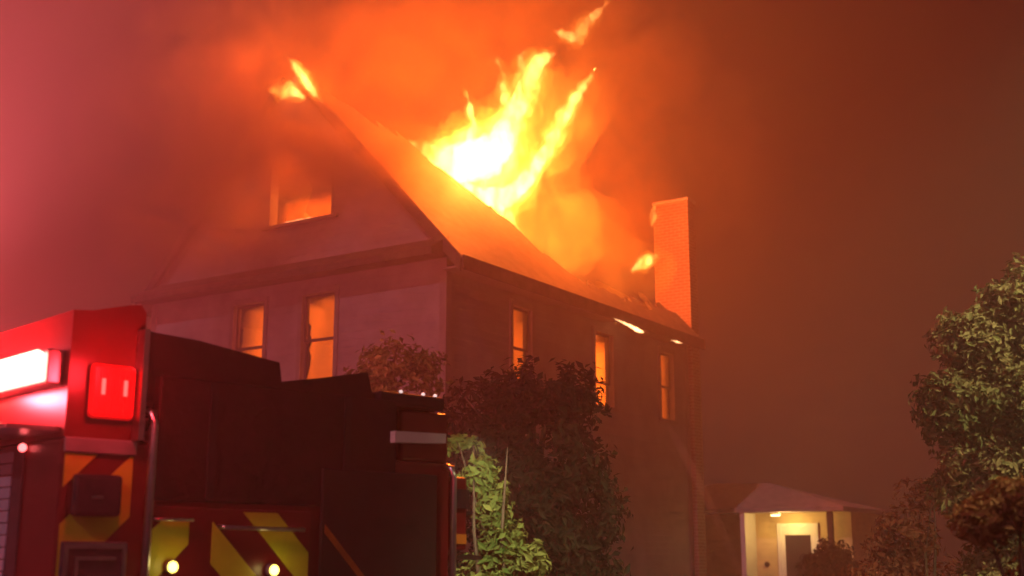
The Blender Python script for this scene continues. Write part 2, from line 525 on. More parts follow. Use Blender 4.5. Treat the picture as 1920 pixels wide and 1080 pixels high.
# ------------------------------------------------------------------ flames: glowing gas, brighter where it is thicker
FLAMES = {
 'roof_flame': [
  [(-2.07, 23.60, 9.92, 0.09), (-1.79, 23.70, 9.78, 0.28), (-1.42, 23.90, 9.66, 0.50), (-1.01, 24.20, 9.71, 0.70), (-0.58, 24.60, 9.96, 0.74), (-0.25, 25.00, 10.40, 0.58), (-0.06, 25.30, 10.97, 0.38), (0.18, 25.50, 11.57, 0.36), (0.36, 25.60, 12.11, 0.35), (0.57, 25.70, 12.56, 0.28), (0.96, 25.80, 12.83, 0.09)],
  [(-0.60, 24.20, 9.03, 0.34), (-0.17, 24.60, 9.04, 0.37), (0.28, 25.10, 9.60, 0.28), (0.64, 25.60, 10.25, 0.23), (1.01, 26.00, 11.03, 0.23), (1.23, 26.30, 11.65, 0.21), (1.57, 26.50, 12.21, 0.16), (1.92, 26.60, 12.80, 0.05)],
  [(-0.89, 24.30, 10.16, 0.24), (-0.81, 24.40, 10.64, 0.13), (-0.88, 24.40, 11.02, 0.10), (-0.97, 24.40, 11.40, 0.04)],
  [(-1.19, 23.80, 9.30, 0.21), (-0.76, 24.00, 8.97, 0.29), (-0.38, 24.20, 8.75, 0.29), (-0.02, 24.40, 8.55, 0.17), (0.27, 24.40, 8.12, 0.06)],
  [(-0.17, 25.20, 11.45, 0.16), (-0.18, 25.30, 12.11, 0.11), (-0.33, 25.30, 12.44, 0.05)],
  [(0.30, 25.50, 12.19, 0.13), (0.18, 25.50, 12.64, 0.10), (0.36, 25.50, 12.85, 0.04)],
 ],
 'drifting_flame': [
  [(0.97, 26.00, 13.46, 0.07), (1.24, 26.10, 13.40, 0.17), (1.47, 26.20, 13.37, 0.18), (1.69, 26.20, 13.71, 0.21), (1.91, 26.30, 13.99, 0.14), (2.22, 26.30, 14.30, 0.04)],
 ],
 'gable_flame': [
  [(-4.36, 20.90, 9.99, 0.06), (-4.23, 20.90, 9.99, 0.14), (-4.03, 20.90, 9.99, 0.19), (-3.82, 21.00, 9.93, 0.08)],
  [(-4.10, 21.00, 10.67, 0.04), (-3.94, 21.00, 10.47, 0.11), (-3.77, 21.00, 10.24, 0.13), (-3.61, 21.00, 10.01, 0.09), (-3.44, 21.00, 9.81, 0.02)],
 ],
 'chimney_flame': [
  [(2.69, 26.60, 8.01, 0.06), (2.86, 26.60, 8.13, 0.16), (3.06, 26.70, 8.26, 0.17), (3.23, 26.70, 8.36, 0.07)],
  [(3.16, 26.80, 9.08, 0.04), (3.20, 26.80, 9.31, 0.10), (3.23, 26.80, 9.53, 0.04)],
 ],
 'veil': [
  [(-1.77, 24.30, 9.93, 0.52), (-0.90, 24.60, 9.79, 0.98), (-0.11, 25.00, 10.05, 1.13), (0.29, 25.50, 11.20, 1.01), (0.60, 25.80, 12.32, 0.68)],
  [(-0.45, 24.80, 9.15, 0.79), (0.35, 25.60, 9.03, 0.95), (1.18, 26.20, 8.72, 0.97)],
  [(0.35, 25.60, 10.00, 0.81), (1.08, 26.20, 11.33, 0.70), (1.59, 26.50, 12.34, 0.45)],
 ],
 'glow_body': [
  [(-3.47, 23.60, 10.32, 0.47), (-2.20, 24.20, 9.66, 0.75), (-0.91, 25.00, 9.57, 1.06), (0.35, 26.00, 9.15, 1.27), (1.43, 26.60, 8.70, 1.30), (2.41, 27.00, 8.18, 0.96), (3.09, 27.20, 7.98, 0.61)],
  [(0.00, 25.40, 9.82, 1.13), (0.95, 26.00, 11.00, 1.04), (1.59, 26.50, 12.47, 0.71), (1.86, 26.60, 13.71, 0.41)],
 ],
}

def licking_mat(name, col, strength, scale=2.8, lo=0.02, step=0.25):
    """flame gas whose density breaks up into rising streaks"""
    m = fire_mat(name, col, strength)
    nt = m.node_tree; N = nt.nodes.new; L = nt.links.new
    e = next(n for n in nt.nodes if n.type == 'EMISSION')
    ge = N("ShaderNodeNewGeometry"); mp = N("ShaderNodeMapping")
    mp.inputs["Rotation"].default_value = (0, R(-32), 0); mp.inputs["Scale"].default_value = (1.0, 1.0, 0.42)
    L(ge.outputs["Position"], mp.inputs[0])
    no = N("ShaderNodeTexNoise"); no.inputs["Scale"].default_value = scale; no.inputs["Detail"].default_value = 4; no.inputs["Distortion"].default_value = 0.8
    L(mp.outputs[0], no.inputs["Vector"])
    mr = N("ShaderNodeMapRange"); mr.interpolation_type = 'SMOOTHSTEP'
    mr.inputs["From Min"].default_value = 0.38; mr.inputs["From Max"].default_value = 0.68; mr.inputs["To Min"].default_value = lo * strength
    mr.inputs["To Max"].default_value = strength
    L(no.outputs["Fac"], mr.inputs["Value"])
    sp = N("ShaderNodeSeparateXYZ"); L(ge.outputs["Position"], sp.inputs[0])      # the gas cools as it rises
    cz = N("ShaderNodeMapRange"); cz.inputs["From Min"].default_value = 10.0; cz.inputs["From Max"].default_value = 13.5
    cz.inputs["To Min"].default_value = 1.0; cz.inputs["To Max"].default_value = 0.22
    L(sp.outputs[2], cz.inputs["Value"])
    mu = N("ShaderNodeMath"); mu.operation = 'MULTIPLY'; L(mr.outputs[0], mu.inputs[0]); L(cz.outputs[0], mu.inputs[1])
    L(mu.outputs[0], e.inputs[1])
    m.cycles.volume_step_rate = step
    return m


FIRE = dict(
    core=licking_mat("flame_core", (1.0, 0.40, 0.09), 34.0),
    middle=licking_mat("flame_middle", (1.0, 0.36, 0.05), 11.0, 3.6),
    outer=licking_mat("flame_outer", (1.0, 0.27, 0.02), 3.0, 3.0),
    small=licking_mat("flame_small", (1.0, 0.38, 0.06), 30.0, 7.0),
    body=licking_mat("glow_body_gas", (1.0, 0.2, 0.014), 0.6, 0.7, 0.05, 1.0),
    veil=licking_mat("flame_veil", (1.0, 0.25, 0.018), 1.2, 1.3, 0.12, 0.7),
    room=licking_mat("flame_room", (1.0, 0.13, 0.007), 2.6, 1.6, 0.4, 1.2),
    attic=licking_mat("flame_attic", (1.0, 0.10, 0.004), 3.4, 2.2, 0.3, 0.8),
    jet=fire_mat("flame_jet", (1.0, 0.5, 0.2), 40.0),
)


def flame(name, strokes, mat, label, voxel=0.05, disp=0.10, nscale=0.35, group=None, flat=1.0):
    mb = MB()
    for st in strokes:
        pts, rad = [], []
        for (a, b) in zip(st[:-1], st[1:]):
            for k in range(4):
                t = k / 4
                pts.append([a[i] + (b[i] - a[i]) * t for i in range(3)]); rad.append(a[3] + (b[3] - a[3]) * t)
        pts.append(st[-1][:3]); rad.append(st[-1][3])
        mb.tube(pts, rad, 14)
        for e in (0, -1): mb.ball(st[e][:3], st[e][3], 12, 8)
    base = Vector(strokes[0][0][:3])
    mb.v = [tuple(Vector(v) - base) for v in mb.v]
    o = mb.build(name, mat)
    o.location = base
    m = o.modifiers.new("join", 'REMESH'); m.mode = 'VOXEL'; m.voxel_size = voxel
    tx = bpy.data.textures.new(name + "_licks", 'CLOUDS'); tx.noise_scale = nscale; tx.noise_depth = 3
    d = o.modifiers.new("licks", 'DISPLACE'); d.texture = tx; d.strength = disp; d.mid_level = 0.5; d.texture_coords = 'GLOBAL'
    s = o.modifiers.new("soften", 'SMOOTH'); s.iterations = 3; s.factor = 0.5
    tag(o, label, "flame", group)
    return o


def layered_flame(name, strokes, label, voxel, disp, nscale, group=None):
    """thin outer gas, brighter middle, white-hot heart: three nested bodies of one flame"""
    def grow(k): return [[(p[0], p[1], p[2], max(0.012, p[3] * k)) for p in st] for st in strokes]
    outer = flame(name, grow(1.55), FIRE["outer"], label, voxel * 1.3, disp * 1.5, nscale, group)
    for part, k, mat, dd in (("inner_flame", 1.0, "middle", 1.2), ("flame_heart", 0.62, "core", 0.8)):
        c = flame(part, grow(k), FIRE[mat], "x", voxel, disp * dd, nscale * 0.8)
        for key in ("label", "category"): del c[key]
        c.parent = outer; c.location = (0, 0, 0)
    return outer


fl = layered_flame("roof_flame", FLAMES["roof_flame"], "tall white and yellow flame blazing out of the burnt roof", 0.045, 0.26, 0.3)
layered_flame("drifting_flame", FLAMES["drifting_flame"], "torn yellow wisp of flame drifting high above the roof fire", 0.025, 0.2, 0.15)
layered_flame("gable_flame", FLAMES["gable_flame"], "small yellow flame licking round the top of the gable", 0.025, 0.12, 0.15)
layered_flame("chimney_flame", FLAMES["chimney_flame"][:1], "small yellow flame burning on the roof beside the chimney foot", 0.025, 0.12, 0.15)
layered_flame("chimney_flame", FLAMES["chimney_flame"][1:], "tiny upright flame against the left side of the chimney", 0.02, 0.08, 0.15)
flame("attic_glow", FLAMES["glow_body"], FIRE["body"], "broad orange glow of fire and smoke through the burnt open attic", 0.12, 1.1, 1.0)  # glowing attic smoke built as weakly emitting gas


def room_fire(x0, x1, y0, y1, z0, z1, label, mat="room", n=5):
    """fire filling a room behind its window"""
    bm = bmesh.new()
    bmesh.ops.create_cube(bm, size=1)
    bmesh.ops.subdivide_edges(bm, edges=bm.edges[:], cuts=n, use_grid_fill=True)
    for v in bm.verts:
        p = v.co.copy()
        k = 0.06 * noise.noise(p * 4 + Vector((x0, y0, z0)))
        p *= (1.0 + k) * (1 - 0.10 * (p.length / 0.866) ** 4)
        v.co = Vector(((p.x) * (x1 - x0), (p.y) * (y1 - y0), (p.z) * (z1 - z0)))
    me = bpy.data.meshes.new("room_fire"); bm.to_mesh(me); bm.free()
    me.materials.append(FIRE[mat])
    o = bpy.data.objects.new("room_fire", me); COL.objects.link(o)
    mw = Matrix.Translation(house.location) @ Matrix.Rotation(R(57), 4, 'Z')
    o.matrix_world = mw @ Matrix.Translation(((x0 + x1) / 2, (y0 + y1) / 2, (z0 + z1) / 2))
    tag(o, label, "fire", "fires burning behind the windows")
    return o


room_fire(1.6, 3.4, 0.5, 1.6, 4.0, 6.5, "orange fire filling the window behind the dark tree top")
room_fire(4.4, 6.4, 0.5, 1.6, 4.0, 6.5, "orange fire filling the tall middle window of the long wall")
room_fire(7.3, 9.1, 0.3, 2.6, 4.0, 6.5, "orange fire dimly filling the farthest window of the long wall")
room_fire(0.45, 1.35, 1.9, 3.5, 4.0, 6.5, "orange fire filling the gable wall window nearer the house corner")
room_fire(0.45, 1.35, 3.7, 5.3, 4.0, 6.5, "orange fire filling the gable wall window above the fire engine roof")
room_fire(0.35, 1.1, 2.45, 4.3, 7.3, 8.45, "orange fire glowing in the wide attic window", "attic")


def jet(pts, label):
    mw = Matrix.Translation(house.location) @ Matrix.Rotation(R(57), 4, 'Z')
    st = [tuple(mw @ Vector(p[:3])) + (p[3],) for p in pts]
    return flame("eave_flame", [st], FIRE["jet"], label, 0.02, 0.03, 0.1, "flames breaking out along the eave")


jet([(4.89, -0.49, 6.385, .010), (5.2, -0.49, 6.37, .022), (5.62, -0.49, 6.345, .036), (6.0, -0.49, 6.31, .05), (6.2, -0.49, 6.30, .035), (6.28, -0.49, 6.295, .012)], "long white streak of flame bursting out under the eave")
jet([(7.54, -0.49, 6.33, .010), (7.85, -0.49, 6.335, .028), (8.18, -0.49, 6.34, .010)], "short pale streak of flame at the far end of the eave")
jet([(0.05, 2.8, 7.83, .014), (0.05, 3.2, 7.845, .024), (0.05, 3.7, 7.85, .02), (0.05, 3.95, 7.86, .01)], "thin bright line of flame along the attic window sill")

flame("flame_veil", FLAMES["veil"], FIRE["veil"], "soft yellow orange veil of flame around the roof blaze", 0.08, 0.9, 0.7)

# light of the fires
FC = (1.0, 0.125, 0.008)
lamp("roof_fire_light", fl, (1.2, 0.6, 0.4), 3600, FC, 1.0)
lamp("roof_fire_light", fl, (2.2, 1.8, 2.2), 2000, FC, 1.3)
lamp("roof_fire_light", fl, (-1.0, 1.2, 1.4), 350, FC, 1.6)
lamp("roof_fire_light", fl, (3.6, 3.0, -0.9), 1050, FC, 0.9)
lamp("gable_fire_light", fl, (-2.2, -2.7, 1.0), 230, FC, 0.5)
lamp("attic_window_light", fl, (-1.95, -2.7, -1.4), 45, FC, 0.4)

# smoke: thick drifting puffs that thin out towards their edges
PUFFS = [  # centre, half sizes, density
 ((-3.89, 20.80, 8.74), (1.19, 0.88, 0.88), 2.60),
 ((-2.61, 20.30, 9.26), (2.84, 2.05, 1.98), 0.13),
 ((-4.05, 21.20, 9.80), (0.99, 0.80, 0.90), 1.20),
 ((-3.35, 18.50, 7.17), (2.59, 1.90, 1.88), 0.12),
 ((-5.72, 19.00, 8.04), (2.10, 1.78, 2.10), 0.14),
 ((-3.59, 24.00, 12.53), (2.65, 1.99, 2.04), 0.16),
 ((-5.25, 21.60, 9.53), (1.56, 1.44, 1.83), 0.90),
 ((-5.97, 21.40, 7.53), (1.54, 1.24, 1.36), 0.70),
 ((-6.04, 24.00, 12.29), (2.04, 1.73, 2.04), 0.40),
 ((-4.86, 20.80, 7.27), (1.32, 0.98, 0.97), 0.35),
 ((-1.91, 25.50, 13.59), (3.03, 2.21, 2.16), 0.15),
 ((0.50, 26.50, 15.00), (3.37, 2.34, 2.14), 0.14),
 ((2.46, 28.00, 13.08), (2.73, 2.58, 3.33), 0.20),
 ((2.69, 28.40, 9.57), (1.81, 1.74, 2.29), 0.50),
 ((1.04, 28.80, 10.22), (2.32, 1.87, 2.08), 0.22),
 ((5.10, 29.50, 11.13), (2.00, 2.61, 4.13), 0.08),
 ((-2.08, 20.30, 8.33), (1.29, 1.03, 1.12), 0.80),
 ((-5.30, 20.90, 8.08), (1.33, 1.13, 1.33), 0.80),
 ((-1.10, 20.40, 7.26), (1.30, 0.85, 0.69), 0.16),
 ((-0.10, 22.30, 7.88), (2.08, 1.33, 1.04), 0.10),
]

def smoke_mat(dens):
    m = bpy.data.materials.new("smoke"); m.use_nodes = True
    nt = m.node_tree; nt.nodes.clear(); N = nt.nodes.new; L = nt.links.new
    def math_(op, a, b=None, clamp=False):
        n = N("ShaderNodeMath"); n.operation = op; n.use_clamp = clamp
        for i, x in enumerate((a, b)):
            if x is None: continue
            if isinstance(x, (int, float)): n.inputs[i].default_value = x
            else: L(x, n.inputs[i])
        return n.outputs[0]
    o = N("ShaderNodeOutputMaterial"); pv = N("ShaderNodeVolumePrincipled")
    tc = N("ShaderNodeTexCoord"); ge = N("ShaderNodeNewGeometry")
    ln = N("ShaderNodeVectorMath"); ln.operation = 'DOT_PRODUCT'
    L(tc.outputs["Object"], ln.inputs[0]); L(tc.outputs["Object"], ln.inputs[1])
    fall = math_('SUBTRACT', 1.0, ln.outputs["Value"], True)
    no = N("ShaderNodeTexNoise"); no.inputs["Scale"].default_value = 0.8; no.inputs["Detail"].default_value = 4
    no.inputs["Roughness"].default_value = 0.55; no.inputs["Distortion"].default_value = 1.1
    L(ge.outputs["Position"], no.inputs["Vector"])
    mr = N("ShaderNodeMapRange"); mr.interpolation_type = 'SMOOTHSTEP'
    mr.inputs["From Min"].default_value = 0.34; mr.inputs["From Max"].default_value = 0.62
    L(no.outputs["Fac"], mr.inputs["Value"])
    d = math_('MULTIPLY', math_('MULTIPLY', math_('POWER', fall, 1.3), mr.outputs[0]), dens * 1.8)
    L(d, pv.inputs["Density"])
    pv.inputs["Color"].default_value = (0.62, 0.43, 0.20, 1)
    pv.inputs["Anisotropy"].default_value = 0.35; pv.inputs["Density Attribute"].default_value = ""
    m.cycles.volume_step_rate = 2.5
    L(pv.outputs[0], o.inputs["Volume"])
    return m


smoke = empty("smoke", tuple(house.location))
tag(smoke, "thick smoke lit orange, pouring from the attic and roof", "smoke", None, "stuff")
for c, s3, dens in PUFFS:
    mb = MB().ball((0, 0, 0), 1.0, 20, 12)
    pf = mb.build("smoke_puff", smoke_mat(dens), smoke, smooth=True)
    pf.location = Vector(c) - Vector(smoke.location); pf.scale = s3

# ------------------------------------------------------------------ fire engine: local x across its rear, local y towards its cab
eng = empty("fire_engine", (-2.23, 6.12, 0), math.atan2(.694, .72))
tag(eng, "dark red fire engine with lime rear chevrons and glaring red warning light", "fire engine")
RED_GLARE = glow("red_strobe_lens", (1.0, 0.10, 0.075), 28)
RED_LENS = glow("red_lens_lit", (1.0, 0.008, 0.01), 1.0)
_nt = RED_LENS.node_tree; _tc = _nt.nodes.new("ShaderNodeTexCoord"); _ds = _nt.nodes.new("ShaderNodeVectorMath"); _ds.operation = 'DISTANCE'
_ds.inputs[1].default_value = (0.14, -0.075, 2.55); _nt.links.new(_tc.outputs["Object"], _ds.inputs[0])
_mr = _nt.nodes.new("ShaderNodeMapRange"); _mr.interpolation_type = 'SMOOTHSTEP'     # bright round the bulb behind the lens
for _k, _v in (("From Min", 0.02), ("From Max", 0.34), ("To Min", 0.5), ("To Max", 0.2)): _mr.inputs[_k].default_value = _v
_nt.links.new(_ds.outputs["Value"], _mr.inputs["Value"])
_nt.links.new(_mr.outputs[0], _nt.nodes["Principled BSDF"].inputs["Emission Strength"])
RED_DOT = glow("red_marker_lit", (1.0, 0.12, 0.12), 5)
AMBER = glow("rear_lamp_lit", (1.0, 0.74, 0.12), 7)
GLINT = glow("red_glint", (1.0, 0.3, 0.25), 0.7)
WHITE_DOT = glow("white_led_lit", (1.0, 0.8, 0.75), 1.0)
TL = 4.7
MB().box(0.0, 2.55, 0.0, TL, 0.62, 2.30).build("body", M["red"], eng, bevel=0.02)
MB().prism([(0.0, 2.301), (0.40, 2.301), (0.40, 2.98), (0.37, 3.02), (0.30, 3.01), (0.10, 2.955), (0.0, 2.945)], 1, 0.0, TL).build("upper_locker", M["red"], eng)
MB().box(2.16, 2.55, 0.02, TL, 2.301, 2.62).build("upper_locker", M["red"], eng, bevel=0.02)
MB().prism([(0.402, 2.303), (0.402, 2.90), (0.75, 2.885), (1.28, 2.82), (1.30, 2.71), (1.60, 2.765), (1.92, 2.83), (1.96, 2.70), (2.158, 2.66), (2.158, 2.303)], 1, 0.06, TL - 0.1).build("hose_bed_cover", M["dark_red"], eng)
MB().box(0.06, 2.49, 0.1, TL + 2.9, 0.42, 0.62).build("chassis", M["black"], eng)
MB().box(0.0, 2.55, -0.42, -0.003, 0.50, 0.62).build("tailboard", M["chrome"], eng, bevel=0.01)
# rear: columns and panels
MB().box(0.46, 1.48, -0.03, -0.002, 0.72, 1.97).build("rear_panel", M["red"], eng, bevel=0.008)
MB().box(1.55, 2.42, -0.03, -0.002, 0.72, 2.22).build("rear_panel", M["black"], eng, bevel=0.008)
MB().box(0.50, 2.10, -0.012, 0.058, 2.00, 2.66).build("hose_bed_shade", M["dark_red"], eng, bevel=0.01)  # dark sheet standing for the shade inside the hose bed
for x in (0.80, 1.70):
    MB().box(x, x + 0.045, -0.022, -0.013, 2.01, 2.65).build("strap", M["black"], eng)


def clip(poly, axis, val, keep_less):
    out = []
    for i in range(len(poly)):
        p, q = poly[i], poly[(i + 1) % len(poly)]
        a = (p[axis] <= val) == keep_less; b = (q[axis] <= val) == keep_less
        if a: out.append(p)
        if a != b:
            t = (val - p[axis]) / (q[axis] - p[axis])
            out.append((p[0] + (q[0] - p[0]) * t, p[1] + (q[1] - p[1]) * t))
    return out


def chevron(c0, c1, sgn, rect, y, mat="lime"):
    x0, x1, z0, z1 = rect
    # sgn +1: '/' stripes x - z = c ; -1: '\' stripes x + z = c
    if sgn > 0: poly = [(c0 + 0.0, 0.0), (c1 + 0.0, 0.0), (c1 + 4, 4.0), (c0 + 4, 4.0)]
    else: poly = [(c0, 0.0), (c1, 0.0), (c1 - 4, 4.0), (c0 - 4, 4.0)]
    for ax, val, less in ((0, x0, False), (0, x1, True), (1, z0, False), (1, z1, True)):
        poly = clip(poly, ax, val, less)
        if len(poly) < 3: return
    MB().prism(poly, 1, y - 0.004, y).build("chevron_stripe", M[mat], eng)


for k in range(-2, 4):
    chevron(-1.86 + 0.5 * k, -1.54 + 0.5 * k, 1, (0.012, 0.375, 0.75, 2.22), -0.002)
    chevron(-1.86 + 0.5 * k, -1.58 + 0.5 * k, 1, (0.49, 0.70, 0.75, 1.90), -0.033)
for k in range(-3, 3):
    chevron(2.98 + 0.46 * k, 3.20 + 0.46 * k, -1, (0.84, 1.46, 0.75, 1.955), -0.033)
    if k == 0: chevron(3.42 + 0.46 * k, 3.47 + 0.46 * k, -1, (1.57, 2.40, 0.75, 2.0), -0.033, "amber_tape")
# left column: lit warning light, dark tail lamp, framed locker door
lens = MB().box(0.10, 0.345, -0.05, -0.003, 2.40, 2.68).build("rear_warning_light", RED_LENS, eng, bevel=0.03)
lamp("warning_light_glow", lens, (0.17, -0.34, 2.66), 15, (1.0, 0.02, 0.03), 0.08)
MB().box(0.354, 0.385, -0.085, -0.003, 2.30, 2.88).build("lens_frame", M["chrome"], lens)
for i in range(7):
    MB().box(0.115 + i * 0.033, 0.125 + i * 0.033, -0.056, -0.049, 2.42, 2.66).build("lens_rib", RED_LENS, lens)
for x in (0.15, 0.27):
    MB().box(x, x + 0.018, -0.066, -0.061, 2.52, 2.60).build("glint_bar", GLINT, lens)  # reflected glints modelled as small glowing bars
MB().box(0.0, 0.385, -0.02, -0.003, 2.225, 2.30).build("column_rail", M["grey"], eng, bevel=0.005)
tl = MB().box(0.05, 0.305, -0.06, -0.003, 1.91, 2.12).build("tail_lamp", M["lens_dark"], eng, bevel=0.02)
MB().box(0.14, 0.20, -0.065, -0.061, 2.0, 2.012).build("lamp_badge", M["chrome"], tl)
ld = MB().box(0.02, 0.365, -0.03, -0.003, 1.0, 1.79).build("locker_door", M["alu_dark"], eng, bevel=0.01)
fr = MB()
for (a, b, c, d) in ((0.03, 0.355, 1.755, 1.78), (0.03, 0.05, 1.02, 1.755), (0.335, 0.355, 1.02, 1.755), (0.09, 0.30, 1.70, 1.715), (0.09, 0.105, 1.06, 1.70)):
    fr.box(a, b, -0.042, -0.031, c, d)
fr.build("door_frame", M["chrome"], ld)
# rails
def rail(name, pts, rad=0.02):
    return MB().tube(pts, rad, 10).build(name, M["chrome"], eng, smooth=True)
rail("grab_rail", [(0.43, -0.01, 2.46), (0.43, -0.09, 2.44), (0.43, -0.10, 2.38), (0.43, -0.10, 1.0), (0.43, -0.01, 0.96)], 0.022)
rail("grab_rail", [(0.88, -0.03, 1.875), (0.89, -0.075, 1.87), (1.40, -0.075, 1.865), (1.41, -0.03, 1.87)], 0.012)
rail("grab_rail", [(0.49, -0.03, 1.905), (0.50, -0.06, 1.905), (0.71, -0.06, 1.905), (0.72, -0.03, 1.905)], 0.009)
rail("grab_rail", [(2.50, -0.01, 2.28), (2.50, -0.08, 2.26), (2.50, -0.09, 2.2), (2.50, -0.09, 0.9), (2.50, -0.01, 0.86)], 0.022)
# rear lamps, lit
for x, z in ((0.60, 1.665), (1.215, 1.645)):
    h = MB().tube([(x, -0.034, z), (x, -0.07, z)], 0.034, 16).build("rear_lamp", M["grey"], eng)
    MB().ball((x, -0.072, z), 0.028, 12, 8, (1, 0.6, 1)).build("lamp_lens", AMBER, h, smooth=True)
def flood(name, parent, loc, aim, power, color, cone=110):
    ld = bpy.data.lights.new(name, 'SPOT'); ld.energy = power; ld.color = color
    ld.spot_size = R(cone); ld.spot_blend = 0.8; ld.shadow_soft_size = 0.05
    o = bpy.data.objects.new(name, ld); COL.objects.link(o); o.parent = parent; o.location = loc
    o.rotation_euler = (Vector(aim) - Vector(loc)).to_track_quat('-Z', 'Y').to_euler()
for x, z in ((0.60, 1.665), (1.215, 1.645)): lamp("rear_lamp_light", eng, (x, -0.15, z), 0.22, (1.0, 0.8, 0.25), 0.03)
flood("shrub_fill_light", eng, (2.95, 0.2, 2.5), (3.9, 1.2, 1.9), 150, (1.0, 0.95, 0.6), 75)  # added spot without a lamp body, brightens the green shrub
# right shoulder: light bar with small lit leds, grey bar, tail light, step
lb = MB().box(1.98, 2.50, 0.0, 0.22, 2.63, 2.72).build("light_bar", M["black"], eng, bevel=0.02)
for x in (2.16, 2.34, 2.44):
    MB().ball((x, 0.03, 2.728), 0.012, 8, 6).build("led", WHITE_DOT, lb)
MB().prism([(2.05, 2.40), (2.46, 2.42), (2.46, 2.48), (2.05, 2.47)], 1, -0.06, -0.003).build("visor_bar", M["white"], eng)
rt = MB().box(2.552, 2.70, 0.0, 0.35, 1.76, 2.22).build("side_locker", M["red"], eng, bevel=0.02)
MB().box(2.58, 2.68, -0.015, -0.001, 1.80, 1.86).build("reflector", surf("amber_reflector", (0.6, 0.2, 0.03), 0.3), rt)
MB().box(2.57, 2.69, -0.03, -0.001, 2.02, 2.14).build("tail_lamp", M["lens_dark"], rt)
MB().box(2.552, 2.78, -0.05, 0.5, 1.70, 1.73).build("step", M["black"], eng)
# left side: drip rail with rivets, glaring strobe, marker, roll-up door
MB().box(-0.27, -0.002, 0.05, TL, 2.33, 2.352).build("drip_rail", M["chrome"], eng)  # made wide to keep the strobe light off the roll-up door
rv = MB()
for i in range(60): rv.ball((-0.27, 0.12 + i * 0.075, 2.35 + 0.006 * (i % 3)), 0.008 + 0.004 * (i % 2), 6, 4)
tag(rv.build("rivets", M["chrome"], eng), kind="stuff")
st = MB().box(-0.09, -0.002, 0.06, 1.75, 2.565, 2.745).build("warning_light", M["chrome"], eng, bevel=0.01)
MB().box(-0.16, -0.091, 0.07, 1.73, 2.575, 2.735).build("strobe_lens", RED_GLARE, st, bevel=0.03)
MB().ball((-0.03, 0.42, 2.27), 0.022, 10, 6).build("marker_light", RED_DOT, eng)
dr = MB().box(-0.012, -0.003, 0.44, 2.06, 0.86, 2.285).build("roll_up_door", M["alu_dark"], eng)
for i in range(22):
    MB().box(-0.024, -0.013, 0.56, 1.98, 0.90 + i * 0.062, 0.90 + i * 0.062 + 0.056).build("slat", M["alu"], dr, bevel=0.004)
dr = MB().box(-0.012, -0.003, 2.3, 4.5, 1.25, 2.285).build("roll_up_door", M["alu_dark"], eng)
for i in range(16):
    MB().box(-0.024, -0.013, 2.38, 4.42, 1.28 + i * 0.062, 1.28 + i * 0.062 + 0.056).build("slat", M["alu"], dr, bevel=0.004)
# cab and wheels
cab = MB()
cab.prism([(TL + 0.12, 0.62), (7.7, 0.62), (7.75, 1.5), (7.45, 2.72), (7.2, 2.85), (TL + 0.12, 2.85)], 0, 0.02, 2.53)
cab_o = cab.build("cab", M["red"], eng, bevel=0.04)
for (a, b) in ((TL + 0.4, TL + 1.3), (TL + 1.6, TL + 2.55)):
    MB().box(0.004, 0.019, a, b, 1.75, 2.5).build("window", M["lens_dark"], cab_o, bevel=0.003)
    MB().box(2.531, 2.546, a, b, 1.75, 2.5).build("window", M["lens_dark"], cab_o, bevel=0.003)
bar = MB().box(0.3, 2.25, TL + 1.3, TL + 1.65, 2.851, 3.05).build("roof_light_bar", M["black"], eng, bevel=0.03)
for x in (0.35, 1.65):
    MB().box(x, x + 0.55, TL + 1.26, TL + 1.69, 2.88, 3.03).build("strobe_lens", RED_GLARE, bar, bevel=0.02)
for (x0, x1) in ((-0.01, 0.30), (2.25, 2.56)):
    for yv in (1.6 + 0.9, 6.3):
        w = MB(); xa, xb = x0, x1
        w.tube([(xa, yv, 0.52), (xa + 0.03, yv, 0.52), (xb - 0.03, yv, 0.52), (xb, yv, 0.52)], [0.47, 0.515, 0.515, 0.47], 28)
        wo = w.build("wheel", M["black"], eng)
        MB().tube([(x0 - 0.012 if x0 < 1 else x1 + 0.012, yv, 0.52), (x0 + 0.05 if x0 < 1 else x1 - 0.05, yv, 0.52)], 0.29, 20).build("rim", M["chrome"], wo)
lamp("strobe_light", eng, (-0.32, 1.0, 2.68), 230, (1.0, 0.05, 0.07), 0.12)
flood("strobe_light", eng, (0.6, TL + 1.45, 3.3), (-0.3, TL + 1.6, 5.3), 18000, (1.0, 0.145, 0.18), 165)
lamp("strobe_light", eng, (0.6, TL + 1.45, 3.25), 1900, (1.0, 0.10, 0.13), 0.2)

